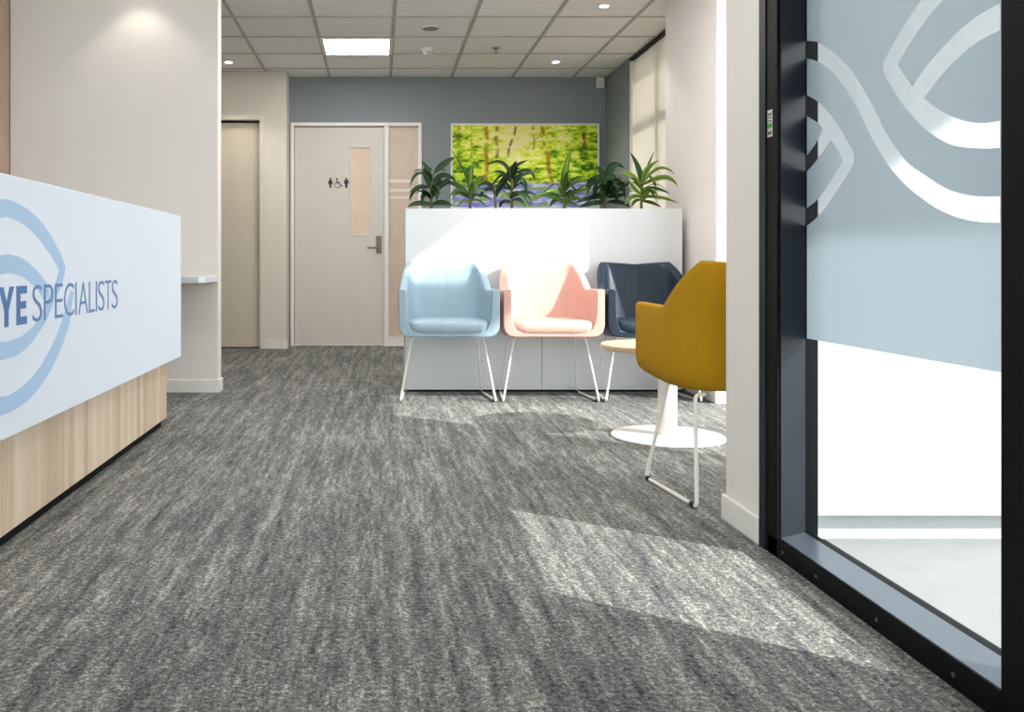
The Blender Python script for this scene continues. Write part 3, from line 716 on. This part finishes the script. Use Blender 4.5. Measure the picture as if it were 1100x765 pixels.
# ------------------------------------------------------------------ picture
AX0, AX1, AZ0, AZ1 = hx(484.3, 8.97), hx(643.5, 8.97), hz(224.5, 8.97), hz(132.8, 8.97)
art = thing('framed_picture', 'bright forest print with bluebells on the blue back wall', 'picture', ((AX0 + AX1) / 2, 8.98, AZ0))
fw = 0.016
obj('frame', B().box(AX0, AX0 + fw, 8.955, YB, AZ0, AZ1).box(AX1 - fw, AX1, 8.955, YB, AZ0, AZ1).box(AX0 + fw, AX1 - fw, 8.955, YB, AZ1 - fw, AZ1).box(AX0 + fw, AX1 - fw, 8.955, YB, AZ0, AZ0 + fw), M['trim'], art)
def forest(nx, ny):
    r = np.random.default_rng(11)
    def vnoise(fx, fy):
        gx, gy = int(fx) + 2, int(fy) + 2
        gr = r.random((gy, gx)); X = np.linspace(0, fx, nx); Y = np.linspace(0, fy, ny)
        xi = X.astype(int); yi = Y.astype(int); xf = X - xi; yf = Y - yi
        xf = xf * xf * (3 - 2 * xf); yf = yf * yf * (3 - 2 * yf)
        a = gr[np.ix_(yi, xi)]; b_ = gr[np.ix_(yi, xi + 1)]; c = gr[np.ix_(yi + 1, xi)]; d = gr[np.ix_(yi + 1, xi + 1)]
        return (a * (1 - xf) + b_ * xf) * (1 - yf[:, None]) + (c * (1 - xf) + d * xf) * yf[:, None]
    u, v = np.meshgrid(np.linspace(0, 1, nx), np.linspace(0, 1, ny))     # v up
    fol = 0.42 * vnoise(20, 30) + 0.38 * vnoise(52, 70) + 0.2 * vnoise(12, 7)
    glow = np.exp(-((u - 0.42) / 0.17) ** 2 - ((v - 0.86) / 0.42) ** 2)
    img = np.zeros((ny, nx, 3))
    st = [(0.22, (48, 92, 8)), (0.36, (128, 178, 16)), (0.48, (190, 226, 36)), (0.62, (234, 246, 84)), (0.82, (255, 252, 190))]
    f = np.clip(fol + 0.30 * glow + 0.07 * (v - 0.55) - 0.06 * np.clip((u - 0.75) * 4, 0, 1), 0, 1)
    for c in range(3): img[..., c] = np.interp(f, [s[0] for s in st], [s[1][c] for s in st])
    warm = np.array((255, 232, 140.0)); k_ = (0.75 * glow * np.clip(v * 1.8 - 0.9, 0, 1))[..., None]
    img = img * (1 - k_) + warm * k_
    def trunk(x, wd, v0, v1, col, lean=0.0, br=0.85):
        nonlocal img
        cxx = x + lean * (v - 0.5) + 0.004 * np.sin(v * 21 + x * 40)
        m = np.clip(1.4 - np.abs(u - cxx) / wd, 0, 1) * (v > v0) * (v < v1)
        gaps = np.clip((vnoise(20, 26) - 0.25) * 4, 0, 1)
        m = (m * gaps * br)[..., None]
        img = img * (1 - m) + np.array(col, float) * (0.8 + 0.4 * vnoise(40, 30))[..., None] * m
    trunk(0.235, 0.013, 0.18, 1.0, (176, 116, 30)); trunk(0.305, 0.011, 0.55, 1.0, (150, 110, 40)); trunk(0.36, 0.008, 0.6, 1.0, (122, 88, 34), 0.16)
    trunk(0.665, 0.013, 0.2, 1.0, (170, 110, 36), -0.10); trunk(0.91, 0.013, 0.72, 0.96, (140, 92, 34), 0, 1.0); trunk(0.045, 0.013, 0.5, 1.0, (150, 124, 36), 0, .6)
    trunk(0.56, 0.008, 0.7, 1.0, (120, 110, 50), 0, .5); trunk(0.59, 0.006, 0.75, 1.0, (110, 100, 44), 0.05, .5); trunk(0.41, 0.004, 0.7, 0.95, (140, 100, 40), 0.5, .7); trunk(0.13, 0.007, 0.6, 1.0, (170, 150, 50), 0, .5)
    edge = 0.30 + 0.03 * vnoise(9, 2)[:1, :] + 0.04 * (u - 0.5)
    bl = np.clip((edge - v) * 22, 0, 1)[..., None]
    bn = 0.5 * vnoise(30, 60) + 0.5 * vnoise(10, 30)
    blue = np.zeros_like(img)
    for c, (p, q, s3) in enumerate(((124, 172, 232), (128, 176, 232), (208, 240, 254))): blue[..., c] = np.interp(bn, [0.25, 0.5, 0.8], [p, q, s3])
    gm = np.clip((vnoise(14, 22) - 0.62) * 6, 0, 0.8)[..., None]
    blue = blue * (1 - gm) + np.array((140, 180, 90.0)) * gm
    img = img * (1 - bl) + blue * bl
    dark = np.clip(1 - np.abs(v - edge - 0.02) / 0.03, 0, 1)[..., None] * (0.5 * (vnoise(14, 4) > 0.45))[..., None]
    img = img * (1 - dark) + np.array((70, 90, 40.0)) * dark
    return np.clip(img, 0, 255)
nx, ny = 180, 104
img = forest(nx, ny) / 255.0
img = np.where(img <= 0.04045, img / 12.92, ((img + 0.055) / 1.055) ** 2.4)
b = B(); xs = np.linspace(AX0 + fw, AX1 - fw, nx); zs = np.linspace(AZ0 + fw, AZ1 - fw, ny)
vv = [[b.bm.verts.new((x, 8.968, z)) for x in xs] for z in zs]
for j in range(ny - 1):
    for i in range(nx - 1): b.bm.faces.new((vv[j][i], vv[j][i + 1], vv[j + 1][i + 1], vv[j + 1][i]))
po = obj('print', b, M['print'], art)
ca = po.data.color_attributes.new('art', 'FLOAT_COLOR', 'POINT')
ca.data.foreach_set('color', np.concatenate([img.reshape(-1, 3), np.ones((nx * ny, 1))], 1).astype(np.float32).ravel())
obj('backing_board', box(AX0 + fw, AX1 - fw, 8.975, YB, AZ0 + fw, AZ1 - fw), M['grey'], art)

# ------------------------------------------------------------------ toilet pictograms
def sign_disc(b, x, z, r, y, seg=20): b.prism([(x + r * cos(2 * pi * k / seg), y, z + r * sin(2 * pi * k / seg)) for k in range(seg)], (0, -1, 0), 0.003)
SY = YB + 0.0178; s = 9.0 / F
def sgx(x): return hx(330 + x / 7.65, YB)
def sgz(y): return hz(180 + y / 7.65, YB)
def person_sign(name, cx, body, label):
    b = B(); sign_disc(b, sgx(cx), sgz(90), 6 * s / 7.65 * 1.3, SY)
    b.prism([(sgx(cx + x), SY, sgz(y)) for x, y in body], (0, -1, 0), 0.003)
    return tag(obj(name, b, M['black_sign']), label, 'sign', 'toilet pictograms on the pale door')
man = [(-12, 99), (12, 99), (18, 106), (18, 134), (12, 134), (10, 128), (10, 166), (-10, 166), (-10, 128), (-12, 134), (-18, 134), (-18, 106)]
woman = [(-10, 99), (10, 99), (21, 130), (12, 137), (8, 137), (8, 166), (-8, 166), (-8, 137), (-12, 137), (-21, 130)]
person_sign('toilet_pictogram', 190, woman, 'black pictogram of a figure left of the wheelchair sign')
person_sign('toilet_pictogram', 321, man, 'black pictogram of a figure right of the wheelchair sign')
b = B(); sign_disc(b, sgx(243), sgz(92), 0.008, SY)
def stroke(b, pts, wd):
    pts = [Vector((sgx(x), 0, sgz(y))) for x, y in pts]
    for p, q in zip(pts, pts[1:]):
        d = (q - p).normalized(); n = Vector((-d.z, 0, d.x)) * wd * 0.5; e_ = d * wd * 0.3
        b.prism([(v.x, SY, v.z) for v in (p - n - e_, q - n + e_, q + n + e_, p + n - e_)], (0, -1, 0), 0.003)
stroke(b, [(243, 100), (246, 130), (270, 130), (282, 152), (290, 150)], 0.008)
stroke(b, [(245, 115), (264, 117)], 0.007)
stroke(b, [(248 + 24 * cos(a), 142 + 22 * sin(a)) for a in [radians(t_) for t_ in range(250, -10, -20)]], 0.006)
tag(obj('wheelchair_pictogram', b, M['black_sign']), 'black wheelchair symbol on the pale toilet door', 'sign', 'toilet pictograms on the pale door')

# ------------------------------------------------------------------ roller blind
rb = thing('roller_blind', 'cream roller blind lowered over the far window', 'blind', (XW + 0.03, 7.2, 0.2))
obj('fabric', box(XW + 0.028, XW + 0.030, 6.285, 8.13, 0.16, CEIL - 0.035), M['blind'], rb)
obj('bottom_bar', box(XW + 0.022, XW + 0.036, 6.285, 8.13, 0.13, 0.16), M['pvc'], rb)
obj('head_rail', box(XW + 0.005, XW + 0.06, 6.275, 8.165, CEIL - 0.032, CEIL - 0.004), M['blackrub'], rb)  # black strip standing in for the dark shaded gap above the blind
obj('side_guide', box(XW + 0.004, XW + 0.045, 8.132, 8.168, 0.1, CEIL - 0.033), M['pvc'], rb)

# ------------------------------------------------------------------ chairs
def make_chair(name, label, mat, loc, rz, group):
    r = thing(name, label, 'chair', loc, rz, group)
    TH = 0.046
    def hb(y): return 0.393 - 0.062 * y
    ctrl = [(0.2915, 0.0), (0.291, 0.10), (0.287, 0.20), (0.280, 0.29), (0.264, 0.37), (0.232, 0.432), (0.180, 0.468), (0.10, 0.480), (0.0, 0.484)]
    half = catmull([Vector(p) for p in ctrl], 5)
    plan = half + [Vector((-p.x, p.y)) for p in half[-2::-1]]
    n = len(plan)
    nrm = []
    for i in range(n):
        d = plan[min(i + 1, n - 1)] - plan[max(i - 1, 0)]
        nrm.append(Vector((-d.y, d.x)).normalized())        # pointing inwards
    def topz(p):
        t_ = min(1, max(0, (p.y - 0.285) / 0.155))
        z = 0.664 + 0.162 * t_
        z += 0.004 * (1 - min(1, p.y / 0.25))
        if t_ >= 1: z -= 0.014 * (1 - min(1, abs(p.x) / 0.2))
        return z
    b = B(); cols = []
    for i, p in enumerate(plan):
        T = topz(p); HB = hb(p.y); wgt = min(1, max(0, (p.y - 0.12) / 0.33))
        wgt = wgt * wgt * (3 - 2 * wgt)
        sec = [(0.070, HB), (0.034, HB + 0.006), (0.010, HB + 0.028), (0, HB + 0.066), (0, 0.50), (0, 0.57), (0, T - 0.05), (0, T - 0.012), (0.004, T - 0.004), (0.012, T), (TH - 0.012, T), (TH - 0.004, T - 0.004), (TH, T - 0.012), (TH, T - 0.05), (TH, 0.57), (TH + 0.004, 0.50), (TH + 0.012, HB + 0.075), (TH + 0.03, HB + 0.035)]
        col = []
        for o_, z in sec:
            q = p + nrm[i] * o_
            dy = wgt * (z - 0.664) * (0.33 if z > 0.664 else 0.15)
            z += hb(q.y + dy) - HB if z < 0.45 else 0
            col.append(b.bm.verts.new((q.x, q.y + dy, z)))
        cols.append(col)
    for a, c in zip(cols, cols[1:]):
        for k in range(len(a) - 1): b.bm.faces.new((a[k], c[k], c[k + 1], a[k + 1]))
    b.bm.faces.new([c[0] for c in cols]); b.bm.faces.new([c[-1] for c in cols][::-1])
    b.bm.faces.new(cols[0] + cols[-1][::-1])
    obj('shell', b, mat, r, bevel=0.005, smooth=48, local=True)
    # seat cushion
    cu = B()
    def ring(sx, grow, z, crown=0.0):
        pts = []
        hw, y0, y1 = 0.240 * sx, -0.008 - grow, 0.405
        for k in range(64):
            a = 2 * pi * k / 64; ca_, sa = cos(a), sin(a); e_ = 0.30
            x = math.copysign(abs(ca_) ** e_, ca_) * hw; yy = math.copysign(abs(sa) ** e_, sa)
            y = (y0 + y1) / 2 + yy * (y1 - y0) / 2 * sx
            x *= 1 - 0.22 * max(0, (y - 0.15) / 0.25) ** 1.3
            pts.append(cu.bm.verts.new((x, y, z)))
        return pts
    rings = [ring(0.93, 0, 0.408), ring(0.985, 0, 0.416), ring(1.0, 0.004, 0.436), ring(1.0, 0.004, 0.458), ring(0.982, 0, 0.474), ring(0.93, 0, 0.483), ring(0.75, 0, 0.488), ring(0.4, 0, 0.490)]
    for a, c in zip(rings, rings[1:]):
        for k in range(64): cu.bm.faces.new((a[k], a[(k + 1) % 64], c[(k + 1) % 64], c[k]))
    cu.bm.faces.new(rings[0][::-1]); cu.bm.faces.new(rings[-1])
    obj('seat_cushion', cu, mat, r, smooth=60, local=True)
    # sled frame, one bent tube each side
    for sx in (1, -1):
        path = [(0.17, 0.16, hb(0.16) - 0.006), (0.212, 0.15, hb(0.15) - 0.006), (0.281, 0.102, 0.0075), (0.243, 0.525, 0.0075), (0.204, 0.405, hb(0.40) - 0.006), (0.165, 0.39, hb(0.39) - 0.006)]
        path = fillet([(x * sx, y, z) for x, y, z in path], 0.022)
        lg = obj('leg', B().tube(path, 0.0070, 10), M['legwhite'], r, smooth=60, local=True)
        for (x, y), (x2, y2) in (((0.279, 0.112), (0.2765, 0.140)), ((0.2445, 0.512), (0.247, 0.484))):
            obj('glide', B().tube([(x * sx, y, 0.0085), (x2 * sx, y2, 0.0085)], 0.0095, 10), M['blackrub'], lg, smooth=60, local=True)
    return r
GR = 'tub chairs in the waiting area'
chair = make_chair('tub_chair', 'light blue leather tub chair at the left of the row', M['blue'], (0.405, 5.25, 0), 0, GR)
def recolour(root, mat):
    for ch in root.children:
        if ch.name.startswith(('shell', 'seat_cushion')):
            ch.data = ch.data.copy(); ch.data.materials[0] = mat
c2 = dup(chair, (1.010, 5.25, 0), 0, 'blush pink leather tub chair between the blue and navy ones'); recolour(c2, M['pink'])
c3 = dup(chair, (1.612, 5.25, 0), 0, 'dark navy leather tub chair at the right of the row'); recolour(c3, M['navy'])
c4 = dup(chair, (1.290, 3.56, 0), pi + radians(1.0), 'mustard yellow tub chair seen from behind beside the wall end'); recolour(c4, M['mustard'])

# ------------------------------------------------------------------ side table
tx, ty = 1.357, 4.29
tb_ = thing('side_table', 'round oak topped side table on a white disc base', 'table', (tx, ty, 0))
obj('tabletop', B().lathe([(0.296, 0.412), (0.304, 0.416), (0.306, 0.431), (0.303, 0.436)], tx, ty, 64), M['tablewood'], tb_, smooth=40)
obj('column', B().lathe([(0.044, 0.012), (0.0435, 0.405), (0.09, 0.407), (0.09, 0.412)], tx, ty, 32), M['legwhite'], tb_, smooth=40)
obj('base', B().lathe([(0.255, 0.0), (0.260, 0.003), (0.259, 0.008), (0.252, 0.0125), (0.046, 0.0145)], tx, ty, 64), M['legwhite'], tb_, smooth=40)

# ------------------------------------------------------------------ ceiling fittings
def light_panel(x0, y0, label):
    r = thing('panel_light', label, 'ceiling light', (x0 + 0.3, y0 + 0.3, CEIL), 0, 'square panel lights in the ceiling')
    f = B(); a = 0.03
    f.box(x0, x0 + 0.6, y0, y0 + a, CEIL - 0.006, CEIL + 0.004).box(x0, x0 + 0.6, y0 + 0.6 - a, y0 + 0.6, CEIL - 0.006, CEIL + 0.004)
    f.box(x0, x0 + a, y0 + a, y0 + 0.6 - a, CEIL - 0.006, CEIL + 0.004).box(x0 + 0.6 - a, x0 + 0.6, y0 + a, y0 + 0.6 - a, CEIL - 0.006, CEIL + 0.004)
    obj('frame', f, M['pvc'], r)
    obj('diffuser', box(x0 + a, x0 + 0.6 - a, y0 + a, y0 + 0.6 - a, CEIL - 0.004, CEIL + 0.003), M['led'], r)
light_panel(-0.485, 7.43, 'bright square light panel in the ceiling before the toilet door')
light_panel(-0.485, 5.63, 'added square fill light panel in the ceiling above the middle of the carpet')  # unseen panel added to brighten the back of the room
light_panel(0.715, 4.43, 'added square fill light panel in the ceiling above the round table')  # added out of view as fill light over the seating
light_panel(-1.085, 2.63, 'added square fill light panel in the ceiling above the reception desk')  # extra unseen panel added for ambient fill by the desk

def downlight(x, y, label, power=SPOT_POWER):
    r = thing('downlight', label, 'ceiling light', (x, y, CEIL), 0, 'small round downlights in the ceiling')
    obj('trim_ring', B().lathe([(0.032, CEIL - 0.006), (0.048, CEIL - 0.006), (0.050, CEIL + 0.002), (0.032, CEIL + 0.002)], x, y, 32), M['pvc'], r, smooth=40)
    obj('lens', B().lathe([(0.030, CEIL - 0.008), (0.033, CEIL - 0.006), (0.033, CEIL)], x, y, 32), M['lens'], r)
    ld = bpy.data.lights.new('downlight_beam', 'SPOT'); ld.energy = power; ld.color = (1.0, 0.92, 0.82); ld.spot_size = radians(100); ld.spot_blend = 0.5; ld.shadow_soft_size = 0.03
    lo = bpy.data.objects.new('downlight_beam', ld); C.objects.link(lo); lo.location = (0, 0, -0.02); lo.parent = r
downlight(1.61, 8.30, 'round downlight above the forest picture by the back wall')
downlight(1.605, 6.50, 'round downlight beside the column at the top edge')
downlight(-1.37, 8.31, 'round downlight above the cream sliding door')
downlight(-1.50, 5.57, 'round downlight above the white reception wall', 4.0)
downlight(0.7, 4.7, 'added round fill downlight above the waiting chairs')  # unseen lamp added for general fill
downlight(0.5, 2.2, 'added round fill downlight inside the glass entrance')  # another unseen lamp, added to fill the near floor

def speaker(x, y):
    r = thing('ceiling_speaker', 'grey round speaker cover set flush in a ceiling tile', 'speaker', (x, y, CEIL))
    obj('rim', B().lathe([(0.062, CEIL - 0.006), (0.070, CEIL - 0.005), (0.072, CEIL + 0.004), (0.062, CEIL + 0.004)], x, y, 32), M['pvc'], r, smooth=40)
    obj('grille', B().lathe([(0.062, CEIL - 0.007), (0.063, CEIL + 0.003)], x, y, 32), M['grey'], r)
speaker(0.402, 7.12)
sd = thing('smoke_detector', 'white smoke detector hanging from a ceiling tile', 'smoke detector', (0.41, 7.79, CEIL))
obj('base', B().lathe([(0.050, CEIL - 0.012), (0.054, CEIL - 0.008), (0.054, CEIL + 0.004)], 0.41, 7.79, 32), M['pvc'], sd, smooth=40)
obj('chamber', B().lathe([(0.022, CEIL - 0.056), (0.032, CEIL - 0.052), (0.036, CEIL - 0.030), (0.044, CEIL - 0.024), (0.046, CEIL - 0.012)], 0.41, 7.79, 32), M['pvc'], sd, smooth=40)
obj('sensor_window', B().lathe([(0.0345, CEIL - 0.044), (0.0365, CEIL - 0.036)], 0.41, 7.79, 32), M['grey'], sd)
sp = thing('sprinkler_head', 'small metal sprinkler head under the ceiling', 'sprinkler', (1.0, 7.79, CEIL))
obj('escutcheon', B().lathe([(0.030, CEIL - 0.004), (0.034, CEIL + 0.003)], 1.0, 7.79, 24), M['chromehead'], sp)
obj('nozzle', B().lathe([(0.006, CEIL - 0.035), (0.010, CEIL - 0.02), (0.009, CEIL - 0.004)], 1.0, 7.79, 16), M['chromehead'], sp)
obj('deflector', B().lathe([(0.018, CEIL - 0.043), (0.019, CEIL - 0.040)], 1.0, 7.79, 24), M['chromehead'], sp)
mx, my = hx(645.5, 8.95), 8.96
ms = thing('motion_sensor', 'white motion sensor box high in the corner of the blue wall', 'sensor', (mx, YB, 2.54))
obj('body', B().prism([(mx - 0.038, YB, hz(94, 8.95)), (mx - 0.038, YB - 0.045, hz(94, 8.95)), (mx + 0.038, YB - 0.045, hz(94, 8.95)), (mx + 0.038, YB, hz(94, 8.95))], (0, 0, 1), 0.105), M['pvc'], ms, bevel=0.008)
obj('lens', box(mx - 0.022, mx + 0.022, YB - 0.050, YB - 0.0455, hz(92, 8.95), hz(87, 8.95)), M['white'], ms, bevel=0.002)
